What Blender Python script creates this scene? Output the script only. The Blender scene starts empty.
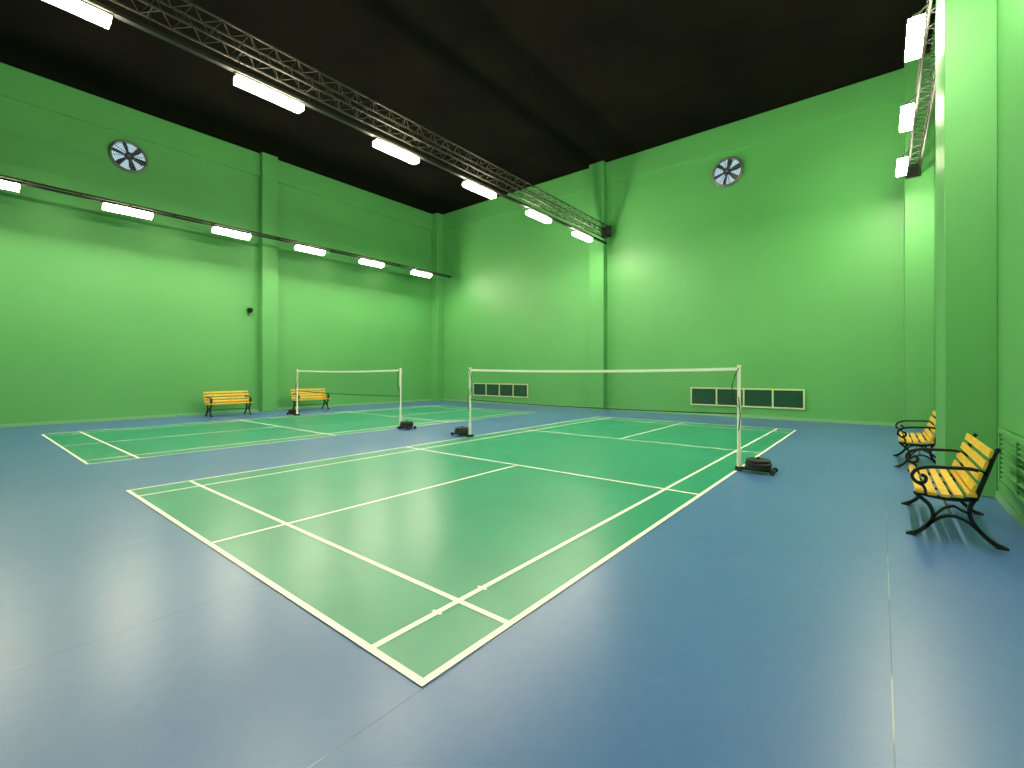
import bpy, math, random
from mathutils import Vector, Matrix
random.seed(4)
# ---------------------------------------------------------------- parameters
CAM=(7.908,-1.511,1.596); YAW=38.96; F=456.97; HY=372.3
XL,XR,YB,YN,ZT=-11.85,9.05,16.18,-4.8,10.50
XO=-8.86
SY=.988
LAMP=180
# ---------------------------------------------------------------- helpers
class MB:
    def __init__(s): s.v=[];s.f=[];s.m=[]
    def add(s,vs,fs,mi):
        o=len(s.v); s.v+= [tuple(v) for v in vs]; s.f+=[tuple(i+o for i in f) for f in fs]; s.m+=[mi]*len(fs)
    def box(s,x0,x1,y0,y1,z0,z1,mi=0,M=None):
        vs=[Vector((x,y,z)) for x in(x0,x1) for y in(y0,y1) for z in(z0,z1)]
        if M: vs=[M@v for v in vs]
        s.add(vs,[(0,1,3,2),(4,6,7,5),(0,4,5,1),(2,3,7,6),(0,2,6,4),(1,5,7,3)],mi)
    def quad(s,x0,x1,y0,y1,z,mi=0): s.add([(x0,y0,z),(x1,y0,z),(x1,y1,z),(x0,y1,z)],[(0,1,2,3)],mi)
    def tube(s,pts,r,mi=0,n=8,closed=False):
        pts=[Vector(p) for p in pts]; N=len(pts); vs=[];fs=[]
        up=Vector((0,0,1)); 
        for i,p in enumerate(pts):
            if closed: t=pts[(i+1)%N]-pts[i-1]
            else: t=pts[min(i+1,N-1)]-pts[max(i-1,0)]
            t.normalize()
            u=up if abs(t.dot(up))<.95 else Vector((0,1,0))
            a=t.cross(u).normalized(); b=a.cross(t).normalized()
            rr=r[i] if isinstance(r,(list,tuple)) else r
            for k in range(n):
                an=2*math.pi*k/n; vs.append(p+a*math.cos(an)*rr+b*math.sin(an)*rr)
        for i in range(N if closed else N-1):
            j=(i+1)%N
            for k in range(n):
                l=(k+1)%n; fs.append((i*n+k,i*n+l,j*n+l,j*n+k))
        if not closed:
            fs.append(tuple(range(n-1,-1,-1))); fs.append(tuple((N-1)*n+k for k in range(n)))
        s.add(vs,fs,mi)
    def ribbon(s,pts,y0,y1,th,mi=0,sub=4):
        P=[Vector((a,b)) for a,b in pts]; Q=[]
        for i in range(len(P)-1):
            p0=P[max(i-1,0)];p1=P[i];p2=P[i+1];p3=P[min(i+2,len(P)-1)]
            for k in range(sub):
                t=k/sub
                Q.append(.5*((2*p1)+(p2-p0)*t+(2*p0-5*p1+4*p2-p3)*t*t+(3*p1-p0-3*p2+p3)*t**3))
        Q.append(P[-1]); vs=[];fs=[];N=len(Q)
        for i,q in enumerate(Q):
            t=(Q[min(i+1,N-1)]-Q[max(i-1,0)]).normalized(); nn=Vector((-t.y,t.x))*th/2
            for a,y in ((q+nn,y0),(q-nn,y0),(q-nn,y1),(q+nn,y1)): vs.append((a.x,y,a.y))
        for i in range(N-1):
            for k in range(4):
                l=(k+1)%4; fs.append((i*4+k,i*4+l,(i+1)*4+l,(i+1)*4+k))
        fs.append((3,2,1,0)); fs.append(tuple((N-1)*4+k for k in range(4)))
        s.add(vs,fs,mi)
    def build(s,name,mats,smooth=False,bevel=0):
        me=bpy.data.meshes.new(name); me.from_pydata(s.v,[],s.f); me.update()
        for m in mats: me.materials.append(m)
        for p,mi in zip(me.polygons,s.m): p.material_index=mi; p.use_smooth=smooth
        import bmesh
        bm=bmesh.new(); bm.from_mesh(me); bmesh.ops.recalc_face_normals(bm,faces=bm.faces); bm.to_mesh(me); bm.free()
        o=bpy.data.objects.new(name,me); bpy.context.collection.objects.link(o)
        if bevel:
            b=o.modifiers.new('bevel','BEVEL'); b.width=bevel; b.segments=2; b.limit_method='ANGLE'
        return o
def dup(o,name,loc=None,rz=None):
    c=bpy.data.objects.new(name,o.data); bpy.context.collection.objects.link(c)
    for m in o.modifiers:
        b=c.modifiers.new(m.name,m.type); b.width=m.width;b.segments=m.segments;b.limit_method=m.limit_method
    c.rotation_euler=o.rotation_euler; c.location=o.location
    if loc is not None: c.location=loc
    if rz is not None: c.rotation_euler[2]=rz
    return c
def mat(name,col,rough=.5,metal=0,spec=.5,noise=None,bump=None,emis=None):
    m=bpy.data.materials.new(name); m.use_nodes=True; nt=m.node_tree; b=nt.nodes['Principled BSDF']
    b.inputs['Base Color'].default_value=(*col,1); b.inputs['Roughness'].default_value=rough
    b.inputs['Metallic'].default_value=metal; b.inputs['Specular IOR Level'].default_value=spec
    g=nt.nodes.new('ShaderNodeNewGeometry')
    if noise:
        sc,amt=noise
        n=nt.nodes.new('ShaderNodeTexNoise'); n.inputs['Scale'].default_value=sc; n.inputs['Detail'].default_value=6
        nt.links.new(g.outputs['Position'],n.inputs['Vector'])
        r=nt.nodes.new('ShaderNodeMapRange'); r.inputs[1].default_value=.3;r.inputs[2].default_value=.7
        r.inputs[3].default_value=1-amt; r.inputs[4].default_value=1+amt
        nt.links.new(n.outputs[0],r.inputs[0])
        v=nt.nodes.new('ShaderNodeVectorMath'); v.operation='SCALE'; v.inputs[0].default_value=col
        nt.links.new(r.outputs[0],v.inputs['Scale']); nt.links.new(v.outputs[0],b.inputs['Base Color'])
    if bump:
        sc,st=bump
        n=nt.nodes.new('ShaderNodeTexNoise'); n.inputs['Scale'].default_value=sc; n.inputs['Detail'].default_value=5
        nt.links.new(g.outputs['Position'],n.inputs['Vector'])
        k=nt.nodes.new('ShaderNodeBump'); k.inputs['Strength'].default_value=st; k.inputs['Distance'].default_value=.02
        nt.links.new(n.outputs[0],k.inputs['Height']); nt.links.new(k.outputs[0],b.inputs['Normal'])
    if emis:
        b.inputs['Emission Color'].default_value=(*emis[0],1); b.inputs['Emission Strength'].default_value=emis[1]
    return m
# ---------------------------------------------------------------- materials
M_wall=mat('green_wall_paint',(.112,.40,.122),.5,noise=(.5,.05),bump=(14,.10))
M_ceil=mat('dark_ceiling',(.005,.0038,.0025),.95,spec=.08,noise=(.6,.4),bump=(1.2,.6))
M_court=mat('court_green_vinyl',(.018,.27,.175),.33,spec=.5,noise=(1.3,.08))
M_line=mat('court_line_paint',(.95,.91,.90),.45,noise=(6,.05))
M_black=mat('black_cast_iron',(.012,.013,.014),.4,.3)
M_yel=mat('yellow_slats',(.72,.45,.03),.45,noise=(14,.15))
M_post=mat('cream_post_paint',(.9,.86,.80),.4)
M_tape=mat('net_tape',(.92,.9,.86),.7)
M_cord=mat('net_cord',(.02,.05,.03),.8)
M_rub=mat('black_rubber',(.015,.016,.018),.6)
M_truss=mat('truss_steel',(.026,.022,.016),.6,0,.3)
M_dark=mat('dark_rail',(.015,.015,.013),.6,0,.3)
M_hous=mat('lamp_housing',(.12,.12,.10),.5)
M_lamp=mat('lamp_tube',(.9,.9,.8),.5,emis=((1,.90,.66),LAMP))
M_grey=mat('fan_grey',(.20,.22,.21),.4,.5)
M_day=mat('fan_daylight',(.3,.4,.45),.6,emis=((.6,.8,1),.7))
M_blade=mat('fan_blade',(.03,.045,.06),.4,.4)
M_frame=mat('vent_frame',(.55,.66,.38),.5)
M_louv=mat('vent_louver',(.015,.10,.055),.5)
M_base=mat('baseboard_paint',(.20,.45,.22),.5)
# floor
M_floor=bpy.data.materials.new('blue_vinyl_floor'); M_floor.use_nodes=True
nt=M_floor.node_tree; N=nt.nodes; Lk=nt.links; b=N['Principled BSDF']
g=N.new('ShaderNodeNewGeometry')
def noise(sc,det=6,vec=None):
    n=N.new('ShaderNodeTexNoise'); n.inputs['Scale'].default_value=sc; n.inputs['Detail'].default_value=det
    Lk.new(vec or g.outputs['Position'],n.inputs['Vector']); return n.outputs[0]
def ramp(inp,a,bb,c,d):
    r=N.new('ShaderNodeMapRange'); 
    for i,x in enumerate((a,bb,c,d)): r.inputs[i+1].default_value=x
    Lk.new(inp,r.inputs[0]); return r.outputs[0]
def mth(op,a,bb):
    m=N.new('ShaderNodeMath'); m.operation=op
    for i,x in enumerate((a,bb)):
        if isinstance(x,(int,float)): m.inputs[i].default_value=x
        else: Lk.new(x,m.inputs[i])
    return m.outputs[0]
def mix(f,a,bb):
    m=N.new('ShaderNodeMix'); m.data_type='RGBA'
    Lk.new(f,m.inputs['Factor'])
    for k,x in ((6,a),(7,bb)):
        if isinstance(x,tuple): m.inputs[k].default_value=(*x,1)
        else: Lk.new(x,m.inputs[k])
    return m.outputs[2]
c1=mix(ramp(noise(.45),.3,.7,0,1),(.056,.142,.37),(.076,.168,.41))
c2=mix(ramp(noise(12,6),.35,.85,0,.16),c1,(.17,.24,.41))
sx=N.new('ShaderNodeSeparateXYZ'); Lk.new(g.outputs['Position'],sx.inputs[0])
fr=mth('FRACT',mth('DIVIDE',mth('SUBTRACT',sx.outputs[0],7.95-1.84*20),1.84),0)
seam=mth('LESS_THAN',mth('MINIMUM',fr,mth('SUBTRACT',1,fr)),.0018)
seamc=mix(ramp(noise(1.1,3),.52,.60,0,1),(.025,.06,.14),(.28,.34,.38))
c3=mix(mth('MULTIPLY',seam,.7),c2,seamc)
Lk.new(c3,b.inputs['Base Color'])
b.inputs['Roughness'].default_value=.33
b.inputs['Specular IOR Level'].default_value=.5
# net
M_net=bpy.data.materials.new('net_mesh'); M_net.use_nodes=True
nt=M_net.node_tree;N=nt.nodes;Lk=nt.links;b=N['Principled BSDF'];b.inputs['Base Color'].default_value=(.03,.07,.04,1)
g=N.new('ShaderNodeNewGeometry');sx=N.new('ShaderNodeSeparateXYZ');Lk.new(g.outputs['Position'],sx.inputs[0])
def grid(o):
    f=mth('FRACT',mth('DIVIDE',mth('ADD',o,50),.025),0); return mth('LESS_THAN',f,.05)
Lk.new(mth('MAXIMUM',grid(sx.outputs[0]),grid(sx.outputs[2])),b.inputs['Alpha'])
# ---------------------------------------------------------------- room shell
def boxobj(name,x0,x1,y0,y1,z0,z1,m,bevel=0):
    q=MB(); q.box(x0,x1,y0,y1,z0,z1); return q.build(name,[m],bevel=bevel)
T=.25; ZB=9.58
boxobj('floor',XL-T,XR+T,YN-T,YB+T,-.2,0,M_floor)
boxobj('ceiling',XL-T,XR+T,YN-T,YB+T,ZT,ZT+.2,M_ceil)
boxobj('wall_left',XL-T,XL,YN-T,YB+T,0,ZT,M_wall)
boxobj('wall_right',XR,XR+T,YN-T,YB+T,0,ZT,M_wall)
boxobj('wall_back',XL,XR,YB,YB+T,0,ZT,M_wall)
boxobj('wall_near',XL,XR,YN-T,YN,0,ZT,M_wall)
boxobj('trim_1',XL,XL+.09,YN,YB,ZB,ZT,M_wall,.01)
boxobj('trim_2',XL+.09,XR,YB-.09,YB,ZB,ZT,M_wall,.01)
boxobj('trim_3',XR-.09,XR,YN,YB-.09,ZB,ZT,M_wall,.01)
boxobj('trim_4',XL,XL+.32,6.50,7.12,0,ZT,M_wall,.01)
boxobj('trim_5',-1.86,-1.17,YB-.35,YB,0,ZT,M_wall,.01)
boxobj('trim_6',8.42,XR,YB-.5,YB,0,ZT,M_wall,.01)
boxobj('trim_7',8.56,XR,6.85,8.1,0,ZT,M_wall,.01)
boxobj('trim_8',XL,XL+.5,YB-.5,YB,0,ZT,M_wall,.01)
boxobj('trim_9',XL,XL+.32,-2.4,-1.7,0,ZT,M_wall,.01)
boxobj('baseboard_left',XL,XL+.02,YN,YB-.5,0,.1,M_base)
boxobj('baseboard_back',XL+.5,8.42,YB-.02,YB,0,.1,M_base)
boxobj('baseboard_right',XR-.02,XR,YN,6.85,0,.1,M_base)
# ---------------------------------------------------------------- courts
def court(name,x0):
    q=MB(); w=.046; W=6.1; H=13.4
    q.quad(0,W,0,H*SY,.003,0)
    def vl(x,y0,y1): q.quad(x,x+w,y0*SY,y1*SY,.006,1)
    def hl(y,xa,xb): q.quad(xa,xb,y*SY,(y+w)*SY,.0065,1)
    for x in (0,.46,W-.46-w,W-w): vl(x,0,H)
    for y in (0,.76-w,4.72-w,8.68,H-.76,H-w): hl(y,0,W)
    vl(W/2-w/2,0,4.72); vl(W/2-w/2,8.68,H)
    for y in (.52,.96,H-.54,H-.99):
        q.quad(W-.46-w-.018,W-.46-w,y,y+.026,.006,1); q.quad(W-.46,W-.442,y,y+.026,.006,1)
    o=q.build(name,[M_court,M_line]); o.location=(x0,0,0); return o
court('badminton_court',0); court('badminton_court.001',XO)
# ---------------------------------------------------------------- nets
PH=1.69
def net(name,x0,y=6.7*SY):
    root=bpy.data.objects.new(name,None); bpy.context.collection.objects.link(root); root.location=(x0,y,.007)
    W=6.1
    for sgn,px,nm in ((-1,0,'left'),(1,W,'right')):
        q=MB()
        q.tube([(px,0,.03),(px,0,PH)],.028,0,14)
        q.tube([(px,0,PH),(px,0,PH+.02)],.034,0,14)
        q.box(px-.02,px+.02,-.03,.03,PH-.12,PH-.06,0)
        q.tube([(px,0,.03),(px,0,.32)],.036,0,14)
        q.box(min(px-.05*sgn,px+.52*sgn),max(px-.05*sgn,px+.52*sgn),-.04,.04,.02,.055,1)
        for kz,rr in ((.06,.19),(.11,.19),(.16,.175)):
            cx=px+.28*sgn
            q.tube([(cx,0,kz),(cx,0,kz+.008),(cx,0,kz+.038),(cx,0,kz+.046)],[rr-.015,rr,rr,rr-.015],1,28)
        q.tube([(px+.28*sgn,0,.05),(px+.28*sgn,0,.24)],.02,1,10)
        for yy in (-.12,.12):
            q.tube([(px+.50*sgn,yy-.02,.04),(px+.50*sgn,yy+.02,.04)],.04,1,16)
        q.tube([(px+.50*sgn,-.12,.04),(px+.50*sgn,.12,.04)],.012,1,8)
        q.box(px-.04,px+.04,-.10,.10,.0,.03,1)
        s2=-sgn
        q.tube([(px,-.03,PH-.03),(px+.05*s2,-.04,PH-.15),(px+.10*s2,-.04,PH-.32),(px+.08*s2,-.04,PH-.52),(px+.01*s2,-.03,PH-.66)],.008,1,6)
        q.tube([(px,-.03,PH-.5),(px-.03*s2,-.05,PH-.8),(px,-.03,PH-1.05)],.007,1,6)
        o=q.build('post_'+nm,[M_post,M_rub],smooth=False); o.parent=root
    n=24; q=MB(); sag=lambda t:-.035*4*t*(1-t)
    zt=PH-.02
    for i in range(n):
        t0=i/n;t1=(i+1)/n;x0_=.02+(W-.04)*t0;x1_=.02+(W-.04)*t1
        a=zt+sag(t0);c=zt+sag(t1)
        q.add([(x0_,0,a-.76),(x1_,0,c-.76),(x1_,0,c-.03),(x0_,0,a-.03)],[(0,1,2,3)],0)
    o=q.build('mesh_panel',[M_net]); o.parent=root
    q=MB()
    for i in range(n):
        t0=i/n;t1=(i+1)/n;x0_=.02+(W-.04)*t0;x1_=.02+(W-.04)*t1
        a=zt+sag(t0);c=zt+sag(t1)
        q.add([(x0_,-.006,a-.05),(x1_,-.006,c-.05),(x1_,-.006,c),(x0_,-.006,a),(x0_,.006,a-.05),(x1_,.006,c-.05),(x1_,.006,c),(x0_,.006,a)],
              [(0,1,2,3),(5,4,7,6),(3,2,6,7),(1,0,4,5)],0)
    o=q.build('top_tape',[M_tape]); o.parent=root
    q=MB(); q.tube([(.02+(W-.04)*i/n,0,zt-.76+sag(i/n)) for i in range(n+1)],.012,0,6)
    o=q.build('bottom_cord',[M_cord]); o.parent=root
    return root
net('badminton_net',0); net('badminton_net.001',XO)
# ---------------------------------------------------------------- benches
def bench(name):
    q=MB(); L=1.5
    for y in (.10,L-.10):
        a,c=y-.022,y+.022
        q.ribbon([(-.04,.012),(.01,.03),(.09,.10),(.145,.2),(.12,.31),(.04,.385),(.0,.43)],a,c,.036)
        q.ribbon([(.66,.012),(.60,.03),(.50,.12),(.43,.23),(.42,.33),(.46,.43)],a,c,.036)
        q.ribbon([(.09,.10),(.19,.20),(.29,.235),(.39,.21),(.49,.13)],a,c,.026)
        q.ribbon([(.0,.43),(.12,.405),(.3,.395),(.46,.42)],a,c,.035)
        q.ribbon([(.46,.41),(.50,.54),(.55,.70),(.60,.86),(.63,.9)],a,c,.036)
        q.ribbon([(.55,.66),(.44,.695),(.28,.69),(.12,.68),(.02,.645),(-.02,.58),(.02,.52),(.08,.53),(.09,.58),(.05,.595)],a,c,.030)
        q.ribbon([(.02,.52),(.07,.49),(.08,.45),(.05,.42)],a,c,.026)
        q.ribbon([(.145,.2),(.22,.29),(.30,.33),(.36,.30),(.42,.28)],a,c,.020)
        q.box(-.07,.01,y-.035,y+.035,0,.02,0); q.box(.60,.69,y-.035,y+.035,0,.02,0)
    q.tube([(.29,.1,.235),(.29,L-.1,.235)],.012,0,8)
    for i in range(5):
        x=.0+i*.098; z=.446-.03*math.sin(math.pi*(i+.5)/5)+ (.004*i)
        q.box(-.034,.034,0,L,-.0,.028,1,Matrix.Translation((x+.036,0,z)))
    for i in range(4):
        t=i/3; x=.475+.115*t; z=.54+.32*t
        M=Matrix.Translation((x-.032,0,z))@Matrix.Rotation(math.radians(-72),4,'Y')
        q.box(-.036,.036,0,L,-.013,.013,1,M)
    q.v=[(v[0]*.92,v[1],v[2]) for v in q.v]
    return q.build(name,[M_black,M_yel],bevel=.004)
b0=bench('park_bench'); b0.location=(8.16,4.38,0)
dup(b0,'park_bench.001',(8.14,8.45,0))
dup(b0,'park_bench.002',(-10.6,5.80,0),math.pi)
dup(b0,'park_bench.003',(-10.6,8.93,0),math.pi)
# ---------------------------------------------------------------- fans
def fan(name):
    q=MB(); R=.49
    def ring(r,z,t,mi,n=6):
        q.tube([(r*math.cos(2*math.pi*i/48),r*math.sin(2*math.pi*i/48),z) for i in range(48)],t,mi,n,True)
    q.tube([(0,0,.0),(0,0,.012)],R,1,48)
    ring(R,.03,.045,0,8); ring(R-.02,.10,.022,0,8)
    for rr in (.16,.22,.28,.34,.40): ring(rr,.14-.04*(rr/.47)**2,.007,0)
    for a in range(6):
        an=a*math.pi/3+.3; M=Matrix.Rotation(an,4,'Z')@Matrix.Translation((.25,0,.06))@Matrix.Rotation(.6,4,'X')
        vs=[M@Vector(p) for p in ((-.17,-.04,0),(.05,-.10,0),(.20,-.09,0),(.21,.08,0),(.05,.07,0),(-.17,.04,0))]
        vs+= [v+Vector((0,0,.01)) for v in vs]
        q.add(vs,[(5,4,3,2,1,0),(6,7,8,9,10,11)]+[(i,(i+1)%6,(i+1)%6+6,i+6) for i in range(6)],2)
    q.tube([(0,0,.02),(0,0,.15)],.12,2,20)
    for a in range(4):
        an=a*math.pi/4+.2; c,s=math.cos(an)*R,math.sin(an)*R
        q.tube([(-c,-s,.10),(0,0,.15),(c,s,.10)],.010,0,6)
    return q.build(name,[M_grey,M_day,M_blade])
f=fan('wall_exhaust_fan'); f.rotation_euler=(0,math.radians(90),0); f.location=(XL,2.34,8.86)
f2=dup(f,'wall_exhaust_fan.001'); f2.rotation_euler=(math.radians(90),0,0); f2.location=(3.6,YB,8.80)
# ---------------------------------------------------------------- vents
def vent(name,mats):
    q=MB(); L=3.66;H=.67;n=4;t=.05
    q.box(0,L,-.012,0,0,H,1)
    q.box(0,L,-.05,0,0,t,0);q.box(0,L,-.05,0,H-t,H,0)
    for i in range(n+1):
        x=(L-t)*i/n; q.box(x,x+t,-.05,0,t,H-t,0)
    for i in range(n):
        xa=(L-t)*i/n+t; xb=(L-t)*(i+1)/n
        for j in range(10):
            z=t+.03+j*.056; M=Matrix.Translation((0,-.028,z))@Matrix.Rotation(math.radians(40),4,'X')
            q.box(xa,xb,-.018,.018,-.004,.004,1,M)
    return q.build(name,mats)
v=vent('louvered_wall_vent',[M_frame,M_louv]); v.location=(2.30,YB,.37)
dup(v,'louvered_wall_vent.001',(-9.03,YB,.36))
v=vent('louvered_wall_vent.002',[M_wall,M_wall]); v.rotation_euler=(0,0,-math.pi/2); v.location=(XR,6.45,.25)
# ---------------------------------------------------------------- wall bell
q=MB(); q.tube([(0,0,0),(.05,0,0)],.06,0,16); q.tube([(.05,0,0),(.09,0,0),(.16,0,-.03)],[.03,.09,.11],0,18)
q.tube([(.03,0,-.05),(.05,.03,-.15),(.04,.0,-.24),(.05,-.03,-.16),(.03,0,-.05)],.008,0,6)
o=q.build('wall_bell',[M_black]); o.location=(XL,6.1,4.10)
# ---------------------------------------------------------------- trusses + lights
def truss(name,w,h,y0,y1,drop,mats,arms=None):
    q=MB(); r=.022
    for x in (-w/2,w/2):
        for z in (0,h): q.tube([(x,y0,z),(x,y1,z)],r,0,8)
    n=int((y1-y0)/.42); st=(y1-y0)/n
    for i in range(n):
        a=y0+i*st;c=a+st
        for x in (-w/2,w/2):
            q.tube([(x,a,0),(x,a+st/2,h)],.009,0,5); q.tube([(x,a+st/2,h),(x,c,0)],.009,0,5)
        for z in (0,h):
            q.tube([(-w/2,a,z),(w/2,a+st/2,z)],.008,0,5);q.tube([(w/2,a+st/2,z),(-w/2,c,z)],.008,0,5)
    if arms:
        for ay,ax,az in arms:      # hanger arms reaching down to the lamps
            q.tube([(-w/2,ay,0),(ax,ay,az+.05),(ax,ay,az)],.012,1,6)
    else:
        q.box(-.05,.05,y0,y1,-drop,-drop+.06,1)
        for i in range(0,n,3):
            a=y0+i*st+.1; q.tube([(0,a,-drop+.05),(0,a,.0)],.008,1,5); q.tube([(-w/2,a,0),(w/2,a,0)],.012,1,5)
    for y in (y0,y1):
        q.box(-w/2-.05,w/2+.05,y-.01,y+.01,-.05,h+.05,1)
    return q.build(name,mats)
t=truss('lighting_truss',.34,.36,YN+.06,YB-.37,.32,[M_truss,M_dark]); t.location=(-1.04,0,7.27)
TX,TZ=8.60,7.15
RX,RZ,RDY=8.315,6.88,-.02
arms=[(5.23+2.9*i+RDY+s,RX-TX,RZ+.09-TZ) for i in range(-2,4) for s in (-.36,.36)]
t=truss('lighting_truss.001',.24,.28,YN+.06,YB-.52,0,[M_dark,M_dark],arms)
t.location=(TX,0,TZ)
for vtx in t.data.vertices: pass
q=MB(); y0,y1=YN+.06,YB-.52
q.box(-.16,-.11,y0,y1,0,.05,0); q.box(.11,.16,y0,y1,0,.05,0); q.box(-.03,.03,y0,y1,-.05,0,0)
n=18
for i in range(n+1):
    y=y0+.03+(y1-y0-.06)*i/n; q.box(-.16,.16,y-.02,y+.02,0,.04,0)
    if i%3==0: q.box(-1.5,-.16,y-.02,y+.02,.0,.04,1)
q.build('lighting_rail',[M_dark,M_wall]).location=(-10.3,0,6.76)
def strip(name,kind):
    q=MB(); L=1.02 if kind==2 else 1.18
    q.box(-.05,.05,-L/2-.02,L/2+.02,.03,.07,0)
    q.box(-.10,.10,-L/2,L/2,-.07,.03,1)
    if kind==1:
        q.box(-.125,-.105,-L/2-.01,L/2+.01,-.07,.06,0)  # shield plate added on the wall side to keep lamp light off the wall
        q.box(-.105,.09,-L/2-.01,L/2+.01,.031,.05,0)
    yy=.36 if kind==2 else .45
    for y in (-yy,yy): q.tube([(0,y,.07),(0,y,.095)],.015,0,6)
    return q.build(name,[M_hous,M_lamp])
cnt=0; srcs={}
for X,Z,DY,kd in ((-1.07,6.85,0,0),(RX,RZ,RDY,2),(-10.25,6.60,-.3,1)):
    for i in range(-2,4):
        loc=(X,5.23+2.9*i+DY,Z)
        nm='strip_light' if cnt==0 else 'strip_light.%03d'%cnt
        if kd not in srcs:
            o=strip(nm,kd); srcs[kd]=o; o.location=loc
            if kd==1: o.rotation_euler=(0,math.radians(-24),0)
        else: o=dup(srcs[kd],nm,loc)
        cnt+=1
# ---------------------------------------------------------------- camera/world
cd=bpy.data.cameras.new('camera'); cam=bpy.data.objects.new('camera',cd); bpy.context.collection.objects.link(cam)
cam.location=CAM; cam.rotation_euler=(math.radians(90),0,math.radians(YAW))
cd.sensor_width=36; cd.lens=F*36/1024; cd.shift_y=-(384-HY)/1024; cd.clip_start=.05
bpy.context.scene.camera=cam
w=bpy.data.worlds.new('world'); bpy.context.scene.world=w; w.use_nodes=True
w.node_tree.nodes['Background'].inputs[0].default_value=(0,0,0,1)
bpy.context.scene.view_settings.view_transform='Standard'
